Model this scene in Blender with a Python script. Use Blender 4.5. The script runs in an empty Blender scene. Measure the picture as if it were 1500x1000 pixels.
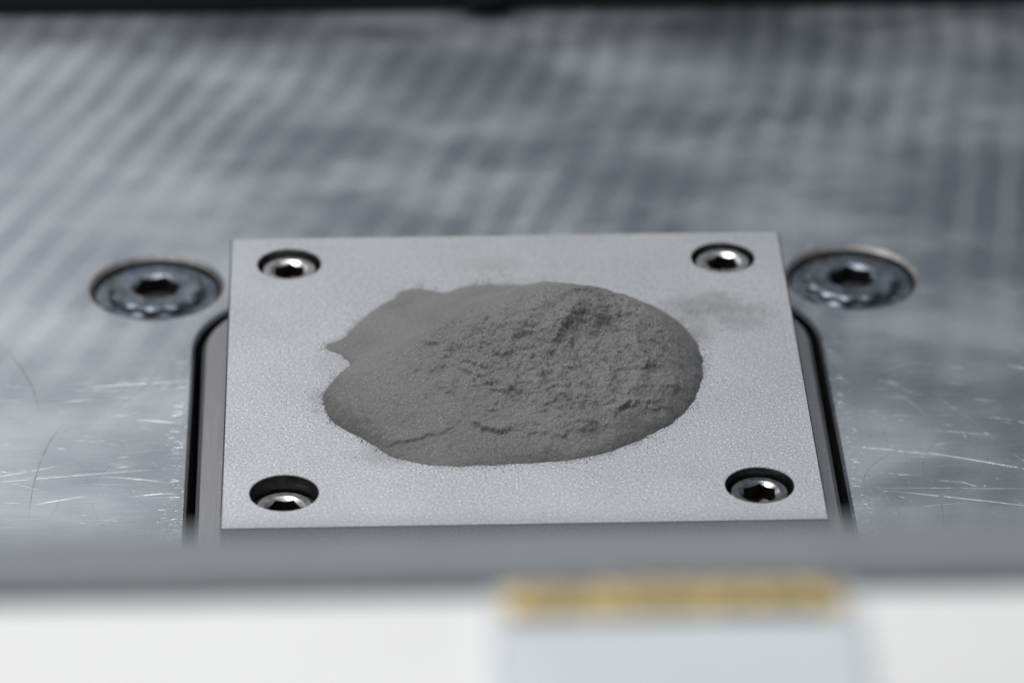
import bpy, bmesh, math, random
import numpy as np
from mathutils import Vector, Matrix

random.seed(4)
S = 0.001                                   # everything below is given in millimetres
scene = bpy.context.scene
C = scene.collection

# ------------------------------------------------------------------ camera
def cam_matrix(yaw, pitch, roll):
    f = Vector((math.sin(yaw)*math.cos(pitch), math.cos(yaw)*math.cos(pitch), -math.sin(pitch)))
    r = Vector((math.cos(yaw), -math.sin(yaw), 0)); u = r.cross(f)
    c, s = math.cos(roll), math.sin(roll)
    rr = c*r + s*u; uu = -s*r + c*u
    return Matrix(((rr.x, uu.x, -f.x), (rr.y, uu.y, -f.y), (rr.z, uu.z, -f.z)))
cam = bpy.data.cameras.new('camera')
co = bpy.data.objects.new('camera', cam); C.objects.link(co)
co.matrix_world = Matrix.Translation(Vector((-25.559, -700.478, 403.626))*S) @ cam_matrix(0.0358, 0.5160, 0.0027).to_4x4()
cam.sensor_width = 36.0; cam.lens = 6839.3*36/1500
cam.clip_start = 0.01; cam.clip_end = 20
cam.dof.use_dof = True
cam.dof.focus_distance = 0.792
cam.dof.aperture_fstop = 11.6               # about a 13 mm wide pupil
cam.dof.aperture_blades = 9
scene.camera = co

# ------------------------------------------------------------------ light
w = bpy.data.worlds.new('World'); scene.world = w; w.use_nodes = True
bg = w.node_tree.nodes['Background']
bg.inputs[0].default_value = (0.84, 0.91, 1.0, 1); bg.inputs[1].default_value = 0.205
def lamp(name, loc, target, sx, sy, power, col):
    l = bpy.data.lights.new(name, 'AREA'); l.shape = 'RECTANGLE'; l.size = sx*S; l.size_y = sy*S
    l.energy = power; l.color = col
    o = bpy.data.objects.new(name, l); C.objects.link(o)
    o.location = Vector(loc)*S
    o.rotation_euler = (Vector(target)-Vector(loc)).to_track_quat('-Z', 'Y').to_euler()
    return o
lamp('ceiling_lamp', (-170, 200, 800), (0, -60, 0), 560, 240, 8.2, (0.99, 0.992, 1.0))
lamp('chamber_lamp', (-330, 640, 370), (-40, 60, 0), 480, 240, 0.55, (1.0, 0.995, 0.98))
vs = scene.view_settings
vs.view_transform = 'Standard'; vs.look = 'None'; vs.exposure = 0; vs.gamma = 1; vs.use_curve_mapping = False

# ------------------------------------------------------------------ shader helpers
class NT:
    def __init__(s, name):
        s.m = bpy.data.materials.new(name); s.m.use_nodes = True
        s.t = s.m.node_tree; s.b = s.t.nodes['Principled BSDF']
        tc = s.t.nodes.new('ShaderNodeTexCoord')
        s.p = s.vm('SCALE', tc.outputs['Object'], scale=1000.0)     # millimetres
    def new(s, typ): return s.t.nodes.new(typ)
    def link(s, a, b):
        if hasattr(a, 'is_linked'): s.t.links.new(a, b)
        else: b.default_value = a
    def vm(s, op, a, b=None, scale=None):
        n = s.new('ShaderNodeVectorMath'); n.operation = op
        s.link(a, n.inputs[0])
        if b is not None: s.link(b, n.inputs[1])
        if scale is not None: s.link(scale, n.inputs['Scale'])
        return n.outputs['Value'] if op in ('LENGTH', 'DOT_PRODUCT', 'DISTANCE') else n.outputs['Vector']
    def ma(s, op, a, b=0.0, c=0.0, clamp=False):
        n = s.new('ShaderNodeMath'); n.operation = op; n.use_clamp = clamp
        s.link(a, n.inputs[0]); s.link(b, n.inputs[1]); s.link(c, n.inputs[2])
        return n.outputs[0]
    def noise(s, vec, scale, detail=2, rough=0.5, dist=0.0, col=False):
        n = s.new('ShaderNodeTexNoise'); s.link(vec, n.inputs['Vector'])
        n.inputs['Scale'].default_value = scale; n.inputs['Detail'].default_value = detail
        n.inputs['Roughness'].default_value = rough; n.inputs['Distortion'].default_value = dist
        return n.outputs['Color' if col else 'Fac']
    def smooth(s, v, a, b, lo=0.0, hi=1.0):
        n = s.new('ShaderNodeMapRange'); n.interpolation_type = 'SMOOTHSTEP'
        s.link(v, n.inputs[0]); n.inputs[1].default_value = a; n.inputs[2].default_value = b
        n.inputs[3].default_value = lo; n.inputs[4].default_value = hi
        return n.outputs[0]
    def mix(s, f, a, b):
        n = s.new('ShaderNodeMix'); n.data_type = 'RGBA'
        s.link(f, n.inputs[0])
        for v, i in ((a, 6), (b, 7)):
            if isinstance(v, (int, float)): v = (v, v, v)
            if isinstance(v, tuple): v = v[:3] + (1,)
            s.link(v, n.inputs[i])
        return n.outputs[2]
    def sep(s, v):
        n = s.new('ShaderNodeSeparateXYZ'); s.link(v, n.inputs[0]); return n.outputs
    def comb(s, x, y, z):
        n = s.new('ShaderNodeCombineXYZ')
        for i, v in enumerate((x, y, z)): s.link(v, n.inputs[i])
        return n.outputs[0]
    def bump(s, h, dist_mm, strength=1.0, normal=None):
        n = s.new('ShaderNodeBump'); s.link(h, n.inputs['Height'])
        n.inputs['Distance'].default_value = dist_mm*S; n.inputs['Strength'].default_value = strength
        if normal is not None: s.link(normal, n.inputs['Normal'])
        return n.outputs[0]
    def out(s, col=None, rough=None, metal=None, normal=None, spec=None):
        if col is not None:
            if isinstance(col, tuple): col = col[:3] + (1,)
            s.link(col, s.b.inputs['Base Color'])
        if rough is not None: s.link(rough, s.b.inputs['Roughness'])
        if metal is not None: s.link(metal, s.b.inputs['Metallic'])
        if normal is not None: s.link(normal, s.b.inputs['Normal'])
        if spec is not None: s.link(spec, s.b.inputs['Specular IOR Level'])
        return s.m

# ------------------------------------------------------------------ materials
def mat_bed():
    n = NT('milled_aluminium')
    x, y, z = n.sep(n.p)
    p2 = n.comb(x, y, 0.0)
    wob = n.noise(p2, 0.035, 2)
    # face cutter arcs, their sheen painted into the base colour, in passes about 33 mm deep
    row = n.ma('FLOOR', n.ma('DIVIDE', n.ma('ADD', y, n.ma('MULTIPLY', wob, 40.0)), 37.0))
    wn = n.new('ShaderNodeTexWhiteNoise'); wn.noise_dimensions = '1D'; n.link(row, wn.inputs['W'])
    lean = n.ma('SUBTRACT', 0.31, n.ma('MULTIPLY', x, 0.0013))
    u = n.ma('SUBTRACT', x, n.ma('MULTIPLY', y, lean))
    u = n.ma('ADD', u, n.ma('MULTIPLY', wn.outputs['Value'], 1.8))
    u = n.ma('ADD', u, n.ma('MULTIPLY', wob, 5.0))
    st = n.ma('SINE', n.ma('MULTIPLY', u, 2*math.pi/9.3))
    st = n.smooth(st, -0.7, 0.9)
    patch = n.smooth(n.noise(p2, 0.018, 1), 0.3, 0.65)
    far = n.smooth(y, 10, 75, 0.22, 1.0)
    st = n.ma('MULTIPLY', n.ma('MULTIPLY', st, n.ma('ADD', n.ma('MULTIPLY', patch, 0.8), 0.2)), far)
    cloud = n.noise(n.vm('MULTIPLY', p2, (0.8, 1.2, 1)), 0.032, 3, 0.5)
    haze = n.smooth(cloud, 0.35, 0.68)
    brushed = n.noise(n.vm('MULTIPLY', p2, (0.10, 2.6, 1.0)), 1.0, 3, 0.6)
    brushed = n.smooth(brushed, 0.3, 0.75)
    fine = n.noise(n.vm('MULTIPLY', p2, (0.35, 7.0, 1.0)), 1.0, 2, 0.6)
    # nicks crowd along the rim of the opening
    ed = n.ma('ABSOLUTE', n.ma('SUBTRACT', n.ma('ABSOLUTE', x), 57.5))
    near = n.smooth(ed, 6.0, 0.0)
    nick = n.smooth(n.noise(n.vm('MULTIPLY', p2, (0.9, 2.2, 1)), 1.0, 3, 0.65), 0.60, 0.70)
    nick = n.ma('MULTIPLY', nick, n.ma('ADD', n.ma('MULTIPLY', near, 0.8), 0.10))
    speck = n.smooth(n.noise(p2, 1.1, 1), 0.74, 0.80)
    bright = n.ma('MAXIMUM', nick, n.ma('MULTIPLY', speck, 0.6))
    base = n.mix(haze, (0.285, 0.311, 0.350), (0.375, 0.396, 0.426))
    base = n.mix(n.ma('MULTIPLY', st, 0.38), base, (0.64, 0.66, 0.69))
    base = n.mix(n.ma('MULTIPLY', n.ma('MULTIPLY', brushed, 0.34), n.smooth(y, 60, 10, 0.15, 1.0)), base, (0.50, 0.51, 0.52))
    base = n.mix(bright, base, (0.72, 0.73, 0.73))
    ro = n.ma('ADD', 0.36, n.ma('MULTIPLY', haze, 0.10))
    ro = n.ma('ADD', ro, n.ma('MULTIPLY', bright, 0.2))
    h = n.ma('ADD', n.ma('MULTIPLY', fine, 0.7), n.ma('MULTIPLY', bright, 0.8))
    nm = n.bump(h, 0.03, 0.6)
    return n.out(base, ro, 1.0, nm)

BLOBS = [  # powder dust left on the blasted plate: centre, half-size, strength
    ((34.5, 22.0), (10.5, 7), .74), ((41, 19.0), (9.5, 7.5), .62), ((-3, 38.5), (9, 6), .42), ((28, -34.5), (5, 3), .20),
    ((-43, 35), (4.5, 4), .30), ((31, 15), (8, 10), .60), ((-22, -27), (9, 5), .42), ((-31, 5), (5, 6), .30), ((3, 33), (20, 4), .35),
    ((-33, -8), (4, 8), .30), ((38, 31), (12, 6), .22)]
def mat_plate():
    n = NT('blasted_steel')
    x, y, z = n.sep(n.p)
    g1 = n.noise(n.p, 2.7, 2, 0.6); g2 = n.noise(n.p, 1.5, 2, 0.5); big = n.noise(n.p, 0.05, 3)
    sp = n.smooth(g1, 0.55, 0.70)
    dk = n.smooth(g1, 0.45, 0.30)
    wv = n.vm('ADD', n.p, n.vm('SCALE', n.vm('SUBTRACT', n.noise(n.p, 0.14, 4, 0.65, col=True), (0.5, 0.5, 0.5)), scale=9.0))
    acc = None
    for c, r, s in BLOBS:
        d = n.vm('LENGTH', n.vm('MULTIPLY', n.vm('SUBTRACT', wv, (c[0], c[1], 0)), (1/r[0], 1/r[1], 0)))
        m = n.smooth(d, 1.25, 0.2, 0, s)
        acc = m if acc is None else n.ma('MAXIMUM', acc, m)
    acc = n.ma('MULTIPLY', acc, n.smooth(n.noise(n.p, 0.35, 4, 0.65), 0.25, 0.62, 0.62, 1.0))
    base = n.mix(n.smooth(big, 0.3, 0.7), (0.352, 0.359, 0.375), (0.387, 0.394, 0.409))
    base = n.mix(n.ma('MULTIPLY', sp, 0.95), base, (0.68, 0.685, 0.70))
    base = n.mix(n.ma('MULTIPLY', dk, 0.75), base, (0.19, 0.193, 0.203))
    base = n.mix(acc, base, (0.155, 0.152, 0.150))
    ro = n.ma('ADD', 0.52, n.ma('MULTIPLY', acc, 0.4))
    me = n.ma('SUBTRACT', 0.85, n.ma('MULTIPLY', acc, 0.8))
    nm = n.bump(n.ma('ADD', g1, n.ma('MULTIPLY', g2, 0.8)), 0.09, 0.55)
    return n.out(base, ro, me, nm)

def mat_simple(name, col, rough, metal, nscale=0.5, var=0.15, bump=0.03, spec=None):
    n = NT(name)
    a = n.noise(n.p, nscale, 4, 0.6)
    c2 = tuple(min(1, c*(1+var)) for c in col); c1 = tuple(c*(1-var) for c in col)
    base = n.mix(n.smooth(a, 0.3, 0.7), c1, c2)
    ro = n.ma('ADD', rough-0.06, n.ma('MULTIPLY', a, 0.12))
    nm = n.bump(n.noise(n.p, nscale*4, 3, 0.6), bump, 0.5)
    return n.out(base, ro, metal, nm, spec)

def mat_powder():
    n = NT('metal_powder')
    g = n.noise(n.p, 4.4, 2, 0.7); g2 = n.noise(n.p, 1.3, 3, 0.6); big = n.noise(n.p, 0.09, 3)
    base = n.mix(n.smooth(big, 0.3, 0.7), (0.138, 0.136, 0.133), (0.166, 0.163, 0.160))
    base = n.mix(n.smooth(g, 0.53, 0.72, 0, 0.75), base, (0.35, 0.346, 0.34))
    base = n.mix(n.smooth(g, 0.47, 0.28, 0, 0.8), base, (0.09, 0.09, 0.088))
    nm = n.bump(n.ma('ADD', g, n.ma('MULTIPLY', g2, 0.9)), 0.16, 0.8)
    return n.out(base, 0.75, 0.25, nm, 0.3)

def mat_piston():
    n = NT('ground_steel')
    x, y, z = n.sep(n.p)
    br = n.noise(n.vm('MULTIPLY', n.p, (2.0, 0.06, 1.0)), 1.0, 3, 0.6)
    sc = n.smooth(n.noise(n.vm('MULTIPLY', n.p, (0.6, 3.0, 1.0)), 1.0, 3, 0.7), 0.66, 0.74)
    base = n.mix(br, (0.19, 0.19, 0.20), (0.33, 0.325, 0.33))
    base = n.mix(n.ma('MULTIPLY', sc, 0.6), base, (0.8, 0.8, 0.8))
    return n.out(base, 0.42, 1.0, n.bump(n.ma('ADD', br, sc), 0.02, 0.5))

M = dict(bed=mat_bed(), plate=mat_plate(), powder=mat_powder(), piston=mat_piston(),
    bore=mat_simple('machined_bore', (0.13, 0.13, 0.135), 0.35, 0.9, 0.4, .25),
    screw=mat_simple('stainless_screw', (0.52, 0.51, 0.50), 0.30, 1.0, 0.8, .18, .02),
    darkscrew=mat_simple('oily_steel_screw', (0.27, 0.275, 0.285), 0.25, 1.0, 0.8, .2, .02),
    zinc=mat_simple('blue_zinc', (0.125, 0.142, 0.166), 0.44, 1.0, 0.22, .45, .30),
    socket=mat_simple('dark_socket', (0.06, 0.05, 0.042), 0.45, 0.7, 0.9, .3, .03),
    deep=mat_simple('shade_black_socket', (0.012, 0.012, 0.013), 0.8, 0.0, 0.9, .3, .03),  # shade inside the deep recess painted as near-black
    black=mat_simple('black_rubber', (0.007, 0.007, 0.0075), 0.75, 0.0, 0.3, .2, .03),
    grey=mat_simple('grey_seal', (0.185, 0.196, 0.204), 0.65, 0.0, 0.25, .08, .03, .25),
    white=mat_simple('white_enamel', (0.73, 0.722, 0.71), 0.45, 0.0, 0.1, .02, .01, .3),
    pale=mat_simple('pale_grey_enamel', (0.56, 0.585, 0.60), 0.5, 0.0, 0.1, .04, .01, .3),
    brass=mat_simple('brass', (0.42, 0.31, 0.11), 0.5, 0.4, 0.45, .65, .05))

# ------------------------------------------------------------------ mesh helpers
def link(name, me, mats, parent=None, loc=(0, 0, 0), smooth=False):
    for m in (mats if isinstance(mats, list) else [mats]): me.materials.append(m)
    if smooth: me.polygons.foreach_set('use_smooth', [True]*len(me.polygons))
    o = bpy.data.objects.new(name, me); C.objects.link(o)
    o.location = Vector(loc)*S
    if parent: o.parent = parent
    return o
def obj(name, bm, mats, parent=None, loc=(0, 0, 0), smooth=False, recalc=True):
    if recalc: bmesh.ops.recalc_face_normals(bm, faces=bm.faces)
    me = bpy.data.meshes.new(name); bm.to_mesh(me); bm.free()
    return link(name, me, mats, parent, loc, smooth)
def tag(o, label=None, cat=None, group=None, kind=None):
    if label: o['label'] = label
    if cat: o['category'] = cat
    if group: o['group'] = group
    if kind: o['kind'] = kind
    return o
def ring(bm, pts, z):
    return [bm.verts.new((p[0]*S, p[1]*S, (z[i] if hasattr(z, '__len__') else z)*S)) for i, p in enumerate(pts)]
def bridge(bm, a, b, mi=0):
    n = len(a)
    for i in range(n):
        f = bm.faces.new((a[i], a[(i+1) % n], b[(i+1) % n], b[i])); f.material_index = mi
def fill(bm, loops, mi=0):
    es = []
    for l in loops:
        for i in range(len(l)):
            a, b = l[i], l[(i+1) % len(l)]
            e = bm.edges.get((a, b)) or bm.edges.new((a, b)); es.append(e)
    r = bmesh.ops.triangle_fill(bm, use_beauty=True, use_dissolve=False, edges=es)
    for f in r['geom']:
        if isinstance(f, bmesh.types.BMFace): f.material_index = mi
def circle(cx, cy, r, n=64, ph=0.0):
    return [(cx+r*math.cos(ph+2*math.pi*i/n), cy+r*math.sin(ph+2*math.pi*i/n)) for i in range(n)]
def rrect(x0, x1, y0, y1, r, k=14):
    out = []
    for cx, cy, a0 in ((x1-r, y1-r, 0), (x0+r, y1-r, 90), (x0+r, y0+r, 180), (x1-r, y0+r, 270)):
        for i in range(k+1):
            a = math.radians(a0+90*i/k); out.append((cx+r*math.cos(a), cy+r*math.sin(a)))
    return out
def rect(x0, x1, y0, y1): return [(x1, y1), (x0, y1), (x0, y0), (x1, y0)]
def bevel_box(name, x0, x1, y0, y1, z0, z1, b, mat, parent=None, seg=3, **kw):
    bm = bmesh.new(); bmesh.ops.create_cube(bm, size=1)
    for v in bm.verts:
        v.co = Vector(((x0+x1)/2+v.co.x*(x1-x0), (y0+y1)/2+v.co.y*(y1-y0), (z0+z1)/2+v.co.z*(z1-z0)))*S
    bmesh.ops.bevel(bm, geom=bm.edges[:], offset=b*S, segments=seg, profile=0.5, affect='EDGES')
    return obj(name, bm, mat, parent, **kw)

ZB = -15.0           # the machine bed lies this far below the top of the build plate
BORES = [(-64.3, 59.3), (64.9, 59.3)]
HALF, RC = 56.8, 21.0

# ------------------------------------------------------------------ the bed (setting)
def build_bed():
    bm = bmesh.new()
    outer = ring(bm, rect(-190, 190, -238, 176.5), ZB)
    op = ring(bm, rrect(-HALF-.5, HALF+.5, -HALF-.5, HALF+.5, RC+.5), ZB)
    op2 = ring(bm, rrect(-HALF, HALF, -HALF, HALF, RC), ZB-.6)
    op3 = ring(bm, rrect(-HALF, HALF, -HALF, HALF, RC), ZB-45)
    cb = [ring(bm, circle(*c, 12.6), ZB) for c in BORES]
    cb2 = [ring(bm, circle(*c, 11.9), ZB-.7) for c in BORES]
    cb3 = [ring(bm, circle(*c, 11.9), ZB-3.0) for c in BORES]
    bot = ring(bm, rect(-190, 190, -238, 176.5), ZB-50)
    fill(bm, [outer, op]+cb)
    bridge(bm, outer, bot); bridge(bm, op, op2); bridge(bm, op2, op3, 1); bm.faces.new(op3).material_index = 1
    for a, b, c in zip(cb, cb2, cb3):
        bridge(bm, a, b, 2); bridge(bm, b, c, 1); bm.faces.new(c).material_index = 1
    bm.faces.new(bot)
    rim = mat_simple('bored_rim', (0.33, 0.315, 0.305), 0.5, 1.0, 0.6, .2)
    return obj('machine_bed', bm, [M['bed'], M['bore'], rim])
bed = build_bed()
tag(bed, 'scratched milled aluminium machine bed surrounding the build plate', 'machine bed', kind='structure')

# scratches: raised burrs and dark hair-fine scores on the bed, far too many and too small to count
def scratch_part(name, segs, mat, seed):
    rs = random.Random(seed); bm = bmesh.new()
    for (a, b, wd, bow) in segs:
        a = Vector(a); b = Vector(b); L = (b-a).length; t = (b-a)/max(L, 1e-6); nn = Vector((-t.y, t.x))
        k = max(4, int(L/.8)); ph = rs.uniform(0, 6); prev = None
        for i in range(k+1):
            f = i/k
            p = a.lerp(b, f)+nn*(bow*L*4*f*(1-f)+.05*L*math.sin(ph+f*5)*abs(bow)*3+rs.gauss(0, .02))
            ww = wd*(.25+.75*math.sin(math.pi*min(max(f, .04), .96)))*rs.uniform(.55, 1.0)*.5
            if rs.random() < .10: ww *= .15
            row = [bm.verts.new((q.x*S, q.y*S, z*S)) for q, z in ((p-nn*ww, ZB-.004), (p, ZB+.006+ww*.22), (p+nn*ww, ZB-.004))]
            if prev:
                for j in range(2): bm.faces.new((prev[j], row[j], row[j+1], prev[j+1]))
            prev = row
    o = obj(name, bm, mat, bed, recalc=False); o['kind'] = 'stuff'; return o
rs = random.Random(8)
BR = [((69.8, -3.8), (92, -11.8), .17, .01), ((50.5+8, -2.0), (74.4, -5.7), .14, .02), ((69.9, -2.6), (77.3, -1.2), .12, .03),
      ((-97, -9.0), (-76, -2.4), .14, -.05), ((-97, -10.6), (-58, -5.6), .12, .01), ((-84, -17.6), (-73.0, -14.2), .16, .02),
      ((-76, 22.6), (-58.5, 24.3), .22, .01), ((-66, 11), (-58.5, 9.5), .2, .02), ((64, -17), (92, -24), .14, .01),
      ((60, -16), (94, -17.5), .11, .01), ((62, -24), (78, -21), .12, .02), ((-72, -8), (-59, -11), .12, .03), ((-67, -15), (-59, -14), .2, .02)]
for k in range(280):
    sx = rs.choice((-1, 1)); x0 = sx*rs.uniform(60, 100); a = rs.gauss(0, .55); L = rs.choice((1.5, 3, 6, 14))*rs.uniform(.6, 1.3)
    y0 = rs.uniform(-40, 28)
    p, q = (x0, y0), (x0+L*math.cos(a), y0+L*math.sin(a))
    if min(abs(p[0]), abs(q[0])) < 58.2: continue
    BR.append((p, q, rs.uniform(.04, .11), rs.gauss(0, .04)))
for k in range(110):       # nicks along the rim of the opening
    sx = rs.choice((-1, 1)); L = rs.uniform(.4, 2.2); x0 = 57.6+abs(rs.gauss(0, 1.0)); y0 = rs.uniform(-45, 32); a = rs.gauss(0, .3)
    BR.append(((sx*x0, y0), (sx*(x0+L*math.cos(a)), y0+L*math.sin(a)), rs.uniform(.06, .17), 0))
DK = [((-92, 39), (-83.3, 13.9), .30, .04), ((-79, 10.2), (-83.6, -22), .22, -.05), ((68.4, 16.4), (74.5, 5.5), .22, .05),
      ((71.3, -12), (67.5, -38), .22, .12), ((60, -10), (67, -38), .2, .05), ((76, 2), (70.5, -16), .16, -.1), ((84, 8), (82, -30), .13, .05),
      ((-62, 32), (-71, 14), .18, .05), ((66, -4), (61, -18), .17, -.2), ((61, 12), (65, -6), .14, .1), ((-91, -18), (-89, -34), .16, .1)]
for k in range(44):
    sx = rs.choice((-1, 1, 1)); x0 = sx*rs.uniform(61, 95); y0 = rs.uniform(-38, 14); a = rs.gauss(1.5, .4); L = rs.uniform(4, 13)
    q = (x0+L*math.cos(a), y0+L*math.sin(a))
    if abs(q[0]) < 59: continue
    DK.append(((x0, y0), q, rs.uniform(.05, .11), rs.gauss(0, .15)))
scratch_part('burr_scratches', BR, mat_simple('bright_burr', (0.50, 0.505, 0.51), 0.5, 1.0, .6, .1, .0), 1)
scratch_part('dark_scratches', DK, mat_simple('dark_score', (0.23, 0.235, 0.245), 0.5, 1.0, .6, .2, .0), 2)

# dark rear of the chamber
rear = bevel_box('rear_wall', -190, 190, 177.0, 330, ZB-50, -3.5, 1.2, M['black'])
tag(rear, 'black strip of wall along the far edge of the bed', 'wall', kind='structure')
def knob():
    bm = bmesh.new(); prof = [(0, -1), (4.2, -1), (4.2, .4), (3.4, .8), (5.2, 1.4), (5.6, 1.9), (5.6, 3), (4.8, 3.6), (0, 3.6)]
    rs = [ring(bm, circle(0, 0, max(r, .01), 32), z) for r, z in prof]
    for a, b in zip(rs, rs[1:]): bridge(bm, a, b)
    o = obj('rubber_knob', bm, M['black'], None, (0.0, 177.1, -7.6), True)
    o.rotation_euler = (math.radians(90), 0, 0)
    return o
tag(knob(), 'blurred round black knob on the dark wall at the far edge', 'knob')

# ------------------------------------------------------------------ screws
def hexr(a, ap): return ap/math.cos((a % (math.pi/3))-math.pi/6)
def socket_screw(name, r, ap, depth, mat, rot, parent, loc, knurl=0, flange=None, n=96):
    """cap screw whose head top lies at local z = 0"""
    bm = bmesh.new(); ang = [2*math.pi*i/n for i in range(n)]
    def rr(f, z): return ring(bm, [(f(a)*math.cos(a+rot), f(a)*math.sin(a+rot)) for a in ang], z)
    kn = (lambda a: .75*(0.5+0.5*math.cos(a*knurl+.4*math.sin(a*2)))) if knurl else (lambda a: 0)
    rc = ap*(1.19 if flange else 1.26)                                     # mouth of the chamfered socket
    L = []
    if flange:
        L += [rr(lambda a: flange-.01, -6), rr(lambda a: flange, -2.3), rr(lambda a: flange-.5, -1.75), rr(lambda a: r+.25, -1.65)]
    else:
        L += [rr(lambda a: r, -6)]
    L += [rr(lambda a: r-kn(a)*0.55, -0.35 if not knurl else -1.2), rr(lambda a: r-.10-kn(a)*0.9, -0.16 if not knurl else -.45), rr(lambda a: r*(.955 if not knurl else .90)-kn(a)*0.5, -.03), rr(lambda a: r*(.94 if not knurl else .86), 0),
          rr(lambda a: rc+.12, 0), rr(lambda a: rc, -.06)]
    hz = [-.08-(rc-hexr(a, ap))*0.6 for a in ang]
    L += [ring(bm, [(hexr(a, ap)*math.cos(a+rot), hexr(a, ap)*math.sin(a+rot)) for a in ang], hz)]
    k = len(L)-1
    L += [rr(lambda a: hexr(a, ap)*.998, -depth), rr(lambda a: ap*.35, -depth-ap*.35)]
    for i, (a, b) in enumerate(zip(L, L[1:])): bridge(bm, a, b)
    bm.faces.new(L[-1])
    bm.faces.new(L[0])
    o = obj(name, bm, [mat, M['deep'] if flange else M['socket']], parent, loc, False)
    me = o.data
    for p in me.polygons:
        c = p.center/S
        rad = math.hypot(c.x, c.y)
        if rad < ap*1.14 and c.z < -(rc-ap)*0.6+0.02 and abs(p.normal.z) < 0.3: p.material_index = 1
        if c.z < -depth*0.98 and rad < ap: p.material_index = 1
        p.use_smooth = rad > rc-.01 or p.normal.z < .98 and rad > r*.8
    me.set_sharp_from_angle(angle=math.radians(18))
    return o

# ------------------------------------------------------------------ piston and build plate
def build_piston():
    bm = bmesh.new(); h, r = 55.25, RC-1.6
    a = ring(bm, rrect(-h+.7, h-.7, -h+.7, h-.7, r-.7), ZB)
    b = ring(bm, rrect(-h, h, -h, h, r), ZB-.7)
    c = ring(bm, rrect(-h, h, -h, h, r), ZB-44)
    bm.faces.new(a); bridge(bm, a, b); bridge(bm, b, c); bm.faces.new(c)
    return obj('lift_piston', bm, M['piston'])
tag(build_piston(), 'dull ground steel lift table beneath the build plate, inside the dark gap', 'lift table')

HOLES = [(-39.3, 40.1), (39.1, 40.2), (-39.6, -39.0), (39.4, -38.9)]
def build_plate():
    bm = bmesh.new()
    t = .28
    a = ring(bm, rect(-50+t, 50-t, -50+t, 50-t), 0)
    b = ring(bm, rect(-50, 50, -50, 50), -t)
    c = ring(bm, rect(-50, 50, -50, 50), ZB+.05)
    hs = []
    for hc in HOLES:
        prof = [(5.84, 0), (5.74, -.12), (5.72, -3.1), (5.86, -3.25), (5.86, -3.6), (5.70, -3.75), (5.70, -9.0)]
        rs = [ring(bm, circle(*hc, r_, 72), z_) for r_, z_ in prof]
        bridge(bm, rs[0], rs[1], 0)
        for p, q in zip(rs[1:], rs[2:]): bridge(bm, p, q, 1)
        bm.faces.new(rs[-1]).material_index = 1
        hs.append(rs[0])
    fill(bm, [a]+hs); bridge(bm, a, b, 1); bridge(bm, b, c); bm.faces.new(c)
    return obj('build_plate', bm, [M['plate'], M['bore']])
plate = tag(build_plate(), 'square light grey blasted metal build plate carrying the powder heap', 'build plate')
for (hc, dz, rot, mt, lab) in zip(HOLES, (-1.15, -.85, -2.75, -1.3), (90, 102, 120, 86), ('screw', 'screw', 'screw', 'darkscrew'),
        ('shiny hex socket screw in the far left corner', 'shiny hex socket screw in the far right corner',
         'shiny hex socket screw sunk deepest, in the near left corner', 'darker hex socket screw in the near right corner')):
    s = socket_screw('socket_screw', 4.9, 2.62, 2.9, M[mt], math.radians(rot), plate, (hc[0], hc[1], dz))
    s['label'] = lab
for bc, rot, lab in zip(BORES, (10, 35), ('large blue-grey recessed screw left of the build plate', 'large blue-grey recessed screw right of the build plate')):
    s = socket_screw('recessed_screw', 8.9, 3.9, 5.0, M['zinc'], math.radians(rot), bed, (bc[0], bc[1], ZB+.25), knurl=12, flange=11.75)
    s['label'] = lab

# ------------------------------------------------------------------ the powder heap
def vnoise(X, Y, seed):
    """gradient noise, about -0.7..0.7"""
    rng = np.random.RandomState(seed); T = rng.rand(256, 256)*2*np.pi
    xi = np.floor(X).astype(int); yi = np.floor(Y).astype(int); fx = X-xi; fy = Y-yi
    def g(i, j):
        t = T[(xi+i) & 255, (yi+j) & 255]; return np.cos(t)*(fx-i)+np.sin(t)*(fy-j)
    u = fx**3*(fx*(6*fx-15)+10); v = fy**3*(fy*(6*fy-15)+10)
    return (g(0, 0)*(1-u)+g(1, 0)*u)*(1-v)+(g(0, 1)*(1-u)+g(1, 1)*u)*v
def fbm(X, Y, sc, oct, seed, gain=0.5):
    r = 0; a = 1.0
    for k in range(oct):
        r = r+a*vnoise(X*sc+17.3*k+3, Y*sc-9.1*k+5, seed+k); sc *= 2.03; a *= gain
    return r
def sdf(poly, X, Y):
    """signed distance, positive inside"""
    P = np.array(poly, float); d = np.full(X.shape, 1e9); ins = np.zeros(X.shape, bool)
    for i in range(len(P)):
        a, b = P[i], P[(i+1) % len(P)]; e = b-a
        t = np.clip(((X-a[0])*e[0]+(Y-a[1])*e[1])/max(e@e, 1e-9), 0, 1)
        d = np.minimum(d, (X-a[0]-t*e[0])**2+(Y-a[1]-t*e[1])**2)
        c = ((a[1] > Y) != (b[1] > Y)) & (X < (b[0]-a[0])*(Y-a[1])/((b[1]-a[1]) if b[1] != a[1] else 1e-9)+a[0])
        ins ^= c
    return np.where(ins, 1, -1)*np.sqrt(d)
def curve(poly, it=2):
    """round off a traced outline (corner cutting)"""
    P = [np.array(p, float) for p in poly]
    for _ in range(it):
        Q = []
        for i in range(len(P)):
            a, b = P[i], P[(i+1) % len(P)]; Q += [a*.78+b*.22, a*.22+b*.78]
        P = Q
    return P
def sstep(v, a, b):
    t = np.clip((v-a)/(b-a), 0, 1); return t*t*(3-2*t)

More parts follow.
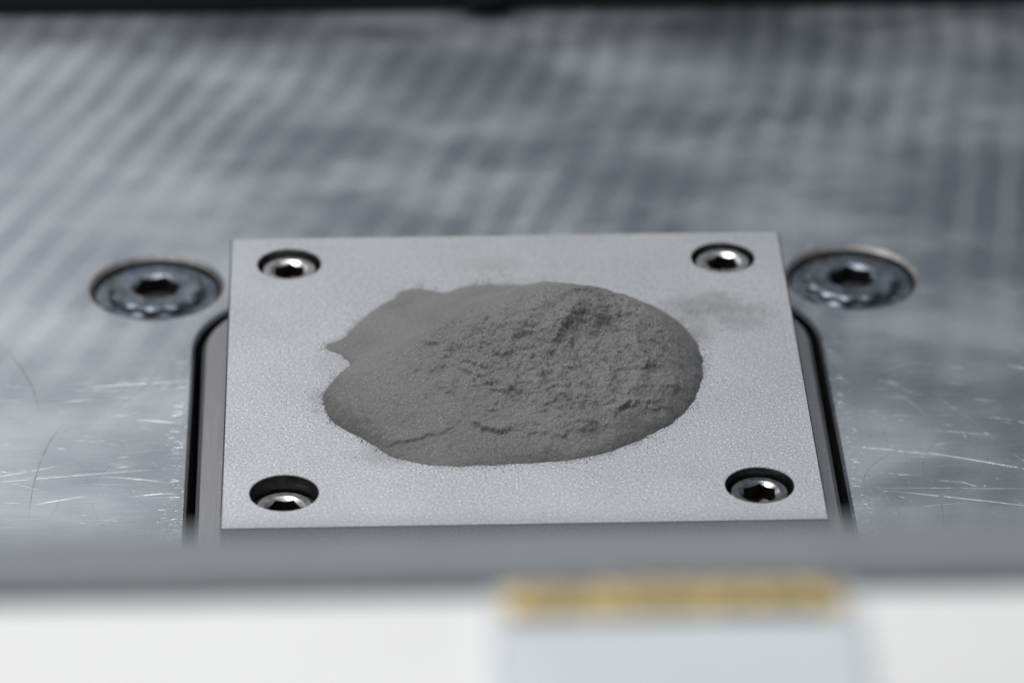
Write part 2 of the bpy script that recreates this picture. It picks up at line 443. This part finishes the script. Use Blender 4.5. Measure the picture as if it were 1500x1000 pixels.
OUT = [(-33.4, -9.0), (-32.5, -14.6), (-29.8, -18.6), (-26.0, -22.5), (-22.7, -27.1), (-18.5, -30.1), (-12.4, -31.6), (-3.9, -31.2),
       (7.0, -30.5), (12.8, -28.6), (18.7, -25.2), (24.7, -20.2), (28.9, -14.6), (31.9, -6.1), (32.9, 0.7), (32.5, 8.6), (30.0, 15.8),
       (26.6, 20.5), (22.0, 23.2), (16.5, 25.6), (11.2, 27.6), (6.1, 29.5), (0.6, 31.2), (-5.0, 31.6), (-9.0, 30.4), (-11.5, 28.2),
       (-13.6, 29.5), (-17.1, 30.4), (-19.6, 29.2), (-20.7, 26.5), (-23.1, 24.1), (-27.2, 18.0), (-29.5, 12.9), (-33.2, 9.7),
       (-33.0, 9.3), (-30.7, 7.2), (-27.9, 3.0), (-30.7, -1.4), (-32.7, -5.1)]
CTRL = [  # x, y, height of the heap
    (11, 4.5, 13.2), (8, 7, 12.6), (15, 4, 12.4), (14, -2.5, 9.0), (20, 3, 10.8), (20, -6, 7.8), (26, 3, 7.9), (30, 4, 4.2), (25, -12, 4.6),
    (12, -10, 7.4), (15, -20, 4.3), (4, 4, 12.3), (5, -5, 9.4), (4, -14, 6.4), (5, -23, 3.7), (-3, 4.5, 10.9), (-5, -4, 8.6), (-6, -13, 5.8),
    (-6, -24, 3.0), (-11, 3, 8.7), (-13, -4, 7.2), (-14, -14, 5.2), (-15, -25, 2.1), (-18, 0, 6.0), (-20, -5, 5.6), (-22, -9, 5.5), (-22, -17, 4.4),
    (-28, -8, 4.8), (-28, -14, 3.6), (-24, 0.5, 3.8), (-25, 6, 1.0), (-28, 9, .8), (-22, 14, 1.2), (-18, 22, .9), (-16, 9.5, 2.8), (-12, 9, 5.0), (-10, 15, 4.6),
    (-9, 24, 1.5), (-2, 14, 7.5), (-1, 26, 2.3), (6, 15, 9.5), (7, 22, 5.2), (14, 13, 9.0), (15, 20, 4.4), (21, 12, 7.4), (25, 14, 4.8),
    (30, 10, 3.0), (30, -4, 3.8), (0, 30.5, .4), (-30, -10, 3.2), (-18, -28, 1.2), (8, -28, 1.9), (22, -20, 2.6), (18, 23, 2.2)]
def build_heap():
    st = 0.16
    xs = np.arange(-36, 36, st); ys = np.arange(-35, 35, st); X, Y = np.meshgrid(xs, ys)
    # thin-plate surface through the control heights
    P = np.array(CTRL); n = len(P)
    def U(r2): return np.where(r2 > 0, r2*np.log(r2+1e-12), 0)
    K = U((P[:, None, 0]-P[None, :, 0])**2+(P[:, None, 1]-P[None, :, 1])**2)+np.eye(n)*25.0
    A = np.zeros((n+3, n+3)); A[:n, :n] = K; A[:n, n] = 1; A[:n, n+1:] = P[:, :2]; A[n, :n] = 1; A[n+1:, :n] = P[:, :2].T
    cf = np.linalg.solve(A, np.r_[P[:, 2], 0, 0, 0])
    H = cf[n]+cf[n+1]*X+cf[n+2]*Y
    for i in range(n): H = H+cf[i]*U((X-P[i, 0])**2+(Y-P[i, 1])**2)
    H = np.maximum(H, .35)
    wx = fbm(X, Y, .28, 5, 3, .62)*1.0; wy = fbm(X, Y, .28, 5, 13, .62)*1.0
    jx = X+fbm(X, Y, .35, 4, 31, .5)*.40; jy = Y+fbm(X, Y, .35, 4, 41, .5)*.40
    d = sdf(curve(OUT, 2), jx, jy)
    H = H*(1-np.exp(-np.maximum(d, 0)/1.4))
    # slumped tongues: each lies on the layer below with a small scarp at its toe
    def tongue(H, poly, lip, wdt, fade, warp=1.0, even=0.0):
        dd = sdf(curve(poly, 2), X+wx*warp, Y+wy*warp)
        dy_, dx_ = np.gradient(sdf(curve(poly, 2), X, Y), st)
        face = sstep(dx_*GX+dy_*GY, .05, .75)          # only the downhill edge forms a scarp
        return H+lip*(lipn*(1-even)+.8*even*(1-.5*sstep(X, -16, -8)))*face*sstep(dd, 0, wdt)*(np.exp(-np.maximum(dd, 0)/fade))
    GY, GX = np.gradient(H, st); gl = np.hypot(GX, GY)+1e-6; GX, GY = GX/gl, GY/gl
    lipn = .25+1.1*sstep(fbm(X, Y, .11, 3, 91), -.28, .3)
    inside = sstep(d, 0.2, 2.5)
    T = np.zeros_like(H)
    # left lobe and the long scarp across the front
    T = tongue(T, [(-36, -12), (-31, -20.5), (-26, -24.8), (-22, -26.6), (-17, -26.2), (-12.5, -24.4), (-9, -22), (-7, -15), (-12, -4), (-34, 2)], .50, .36, 4, .7, .8)
    T = tongue(T, [(-9, -22), (-6, -24.6), (-3.8, -25.8), (0, -25.2), (3.3, -26.2), (5.2, -27.6), (8, -25.4), (12, -25.6), (16.6, -21.6), (20, -17), (16, -8), (-2, -10)], .62, .42, 2.4, 1.3)
    T = tongue(T, [(-2, -14), (0, -18), (4, -20.5), (8, -18), (10, -12), (5, -8), (0, -9)], .42, .5, 2.0, 1.8)
    T = tongue(T, [(10, -12), (12, -19), (15, -21.5), (20, -19), (26, -14), (28, -8), (20, -7), (13, -6)], .42, .5, 2.4, 1.6)
    T = tongue(T, [(12, -4), (13, -9), (16, -12), (22, -10), (26, -5), (20, -3)], .36, .5, 2, 2)
    T = tongue(T, [(-12, -2), (-14, -7), (-8, -12), (-4, -15), (-2, -8), (2, -2), (-4, 0)], .34, .5, 2, 2)
    T = tongue(T, [(-16, -2), (-12.7, -3.6), (-8.8, -3.0), (-5, -1), (-4, 3), (-12, 4)], .45, .4, 2, 1.2)
    T = tongue(T, [(-10, 0), (-7.7, .5), (-2.9, .6), (0, 3), (-2, 7), (-8, 6)], .5, .4, 2, 1.0)
    T = tongue(T, [(8, 0), (11, -1.2), (13.5, 0), (16.6, -.4), (19, 2), (14, 7), (8, 6)], .55, .6, 2.6, 1.0)
    T = tongue(T, [(19, -14), (22.6, -19.2), (26.4, -14.9), (28.5, -9), (24, -9)], .36, .4, 2, 1.0)
    rt = np.random.RandomState(12)
    for k in range(36):                                # many small slumps over the middle and right
        cx, cy = rt.normal(6, 10), rt.normal(-8, 7); a0 = rt.uniform(0, 6.28)
        if (cx/30)**2+((cy+2)/26)**2 > .75 or cy > 4: continue
        rx, ry = rt.uniform(1.6, 4.6), rt.uniform(1.2, 3.0)
        pl = [(cx+rx*math.cos(a)*rt.uniform(.7, 1.25)*math.cos(a0)-ry*math.sin(a)*math.sin(a0), cy+rx*math.cos(a)*math.sin(a0)+ry*math.sin(a)*rt.uniform(.7, 1.25)*math.cos(a0)) for a in np.linspace(0, 6.283, 9)[:-1]]
        T = tongue(T, pl, rt.uniform(.15, .42), rt.uniform(.35, .7), rt.uniform(1.4, 3.2), 1.3)
    H = H+T*inside
    H = H+inside*.30*(1-.8*np.exp(-(((X+24)/8)**2+((Y+12)/9)**2)))*fbm(X, Y, .14, 5, 151, .58)       # uneven thickness everywhere
    # broken crust: stepped noise, strongest on the front and middle of the heap
    m = np.exp(-(((X-7)/15)**2+((Y+8)/13)**2))+.55*np.exp(-(((X+10)/9)**2+((Y+4)/7)**2))+.45*np.exp(-(((X-20)/9)**2+((Y-2)/10)**2))
    m = m+.35*np.exp(-(((X-4)/18)**2+((Y+21)/6)**2))+.25*np.exp(-(((X+20)/8)**2+((Y+8)/9)**2))
    m = np.clip(m, 0, 1)*sstep(d, 1.5, 5)
    q = fbm(X+wx*2, Y*0.8+wy*2, .16, 4, 77)*5
    f = q-np.floor(q); step = np.floor(q)+sstep(f, .0, .22)
    H = H+m*(.26*(step-q*0.6))
    q = fbm(X*0.9+wx, Y+wy, .42, 3, 87)*4
    f = q-np.floor(q); step = np.floor(q)+sstep(f, 0, .3)
    H = H+m*.06*(step-q*.5)
    r = 1-np.abs(fbm(X+wx*1.5, Y*1.2+wy, .30, 3, 57))*2.6
    H = H-m*.50*np.clip(r-.80, 0, 1)*2.2
    # clods and hollows a few millimetres across
    H = H+m*(.80*fbm(X+wx, Y*1.15+wy, .15, 5, 101, .58)+.22*(.5-np.abs(fbm(X*1.1+wx, Y*.8+wy, .33, 4, 141, .55))*2)+.16*np.maximum(fbm(X, Y, .55, 3, 111), 0)*2)
    H = H-1.5*np.exp(-(((X-15.5)/3.4)**2+((Y+1.0)/2.8)**2))-1.0*np.exp(-(((X-11.5+.2*(Y+8))/2.2)**2+((Y+9)/6.0)**2))
    # folds running down from the crest
    def fold(H, line, amp, wd):
        P_ = np.array(line, float); best = np.full(X.shape, 1e9); xs_ = X+wx*1.2; ys_ = Y+wy*1.2
        for i in range(len(P_)-1):
            a, e = P_[i], P_[i+1]-P_[i]
            t = np.clip(((xs_-a[0])*e[0]+(ys_-a[1])*e[1])/(e@e), 0, 1)
            best = np.minimum(best, (xs_-a[0]-t*e[0])**2+(ys_-a[1]-t*e[1])**2)
        bd = np.sqrt(best)
        return H+amp*(np.exp(-(bd/wd)**2)-.45*np.exp(-(bd/(wd*2.4))**2))*inside
    H = fold(H, [(10, 1), (7, -4.3), (4, -9), (5.3, -13.3), (8.5, -18.5), (11, -23.5)], 1.1, 1.5)
    H = fold(H, [(5, 3), (0, -3), (-3, -9), (-1, -15)], .8, 1.5)
    H = fold(H, [(15, 2), (20, -3), (22, -9), (20, -15)], .9, 1.6)
    H = fold(H, [(13, -6), (16, -11), (15, -17)], .7, 1.3)
    H = fold(H, [(20.6, -1.8), (25, -3.5), (28, -6)], .5, 1.2)
    H = fold(H, [(-6, 2), (-11, -3), (-14, -9), (-11, -15)], .6, 1.5)
    # combed flutes to the right of the summit
    H = H+.10*np.exp(-(((X-15)/8)**2+((Y-6)/7)**2))*np.sin((X*.75-Y*.65+wx*1.5)*2.6)*sstep(fbm(X, Y, .15, 2, 5), -.25, .25)
    H = H+inside*(.12*fbm(X, Y, .9, 4, 21, .6)+.07*fbm(X, Y, 2.6, 2, 25))*(0.85+.6*m)
    H = np.where(d > 0, np.maximum(H, .0), -.06-np.minimum(-d, .3)*.5)
    # stray grains thin out at the rim
    nx, ny = len(xs), len(ys)
    keep = d > -0.35
    idx = -np.ones(X.shape, int); idx[keep] = np.arange(keep.sum())
    q4 = np.stack([idx[:-1, :-1], idx[:-1, 1:], idx[1:, 1:], idx[1:, :-1]], -1).reshape(-1, 4)
    q4 = q4[(q4 >= 0).all(1)]
    V = np.stack([X[keep], Y[keep], H[keep]], 1)*S
    me = bpy.data.meshes.new('powder_heap')
    me.vertices.add(len(V)); me.vertices.foreach_set('co', V.ravel())
    me.loops.add(q4.size); me.loops.foreach_set('vertex_index', q4.ravel().astype(np.int32))
    me.polygons.add(len(q4)); me.polygons.foreach_set('loop_start', np.arange(0, q4.size, 4, dtype=np.int32))
    me.update(calc_edges=True); me.validate()
    return link('powder_heap', me, M['powder'], None, (0, 0, 0), True)
heap = build_heap()
tag(heap, 'heap of fine dark grey metal powder slumped on the build plate', 'powder')

# loose grains thinning out around the rim of the heap
def stray_grains():
    rng = np.random.RandomState(5)
    n = 160000
    x = rng.uniform(-46, 48, n); y = rng.uniform(-42, 46, n)
    d = -sdf(curve(OUT, 2), x, y)
    p = 1.0*np.exp(-np.maximum(d, 0)/.5)+.22*np.exp(-np.maximum(d, 0)/1.8)+.010*np.exp(-np.maximum(d, 0)/9)
    for c, r, s_ in BLOBS: p = p+.10*s_*np.exp(-(((x-c[0])/r[0])**2+((y-c[1])/r[1])**2)*1.3)
    p *= .35+1.1*sstep(fbm(x, y, .18, 3, 7), -.3, .3)
    ok = (d > -.2) & (rng.rand(n) < p)
    for hx, hy in HOLES: ok &= np.hypot(x-hx, y-hy) > 6.1
    x, y = x[ok], y[ok]; k = len(x)
    r = np.exp(rng.normal(-2.75, .35, k)); th = rng.uniform(0, 6.28, k)
    V = np.zeros((k, 5, 3))
    for j in range(4):
        V[:, j, 0] = x+r*np.cos(th+j*math.pi/2); V[:, j, 1] = y+r*np.sin(th+j*math.pi/2)*rng.uniform(.7, 1.1, k); V[:, j, 2] = .003
    V[:, 4, 0] = x; V[:, 4, 1] = y; V[:, 4, 2] = r*1.2
    b = np.arange(k)[:, None]*5
    F = np.concatenate([b+np.array([j, (j+1) % 4, 4]) for j in range(4)])
    me = bpy.data.meshes.new('loose_grains'); me.from_pydata((V.reshape(-1, 3)*S).tolist(), [], F.tolist()); me.update()
    o = link('loose_grains', me, M['powder'], heap); o['kind'] = 'stuff'; return o
stray_grains()

# ------------------------------------------------------------------ blurred foreground
ZT = 125.5
fw = bpy.data.objects.new('front_panel', None); C.objects.link(fw); fw.location = Vector((0, -262, ZB-50))*S
def fpart(name, *a, **k):
    o = bevel_box(name, *a, **k); o.parent = fw; o.matrix_parent_inverse = Matrix.Translation(-fw.location); return o
tag(fw, 'white front panel with a grey sealing strip, blurred across the bottom', 'panel')
fpart('panel_body', -190, 190, -330, -265.0, ZB-50, ZT-1.2, 1.0, M['white'])
fpart('sealing_strip', -190, 190, -264.9, -251.2, ZB-50, ZT, 2.2, M['grey'], seg=5)

bl = bpy.data.objects.new('latch_block', None); C.objects.link(bl); bl.location = Vector((7.6, -264, ZT-1.2))*S
tag(bl, 'pale grey block topped by a brass strip, blurred in the foreground', 'block')
def bpart(o): o.parent = bl; o.matrix_parent_inverse = Matrix.Translation(-bl.location); return o
bpart(bevel_box('block_body', -12.4, 27.8, -325, -268.2, ZT-1.15, ZT+1.6, 0.9, M['pale']))
def comb():
    bm = bmesh.new(); rs = random.Random(3); nt = 26; wd = 36.4/nt
    for i in range(nt):
        x0 = -10.6+i*wd; hgt = rs.uniform(.9, 1.5)
        r = bmesh.ops.create_cube(bm, size=1)['verts']
        for v in r:
            v.co = Vector((x0+wd/2+v.co.x*wd*.8, -272.0+v.co.y*3.9, ZT+1.55+hgt/2+v.co.z*hgt))*S
    r = bmesh.ops.create_cube(bm, size=1)['verts']
    for v in r: v.co = Vector((7.6+v.co.x*37.0, -272.0+v.co.y*4.7, ZT+1.8+v.co.z*.5))*S
    return obj('brass_strip', bm, M['brass'])
bpart(comb())
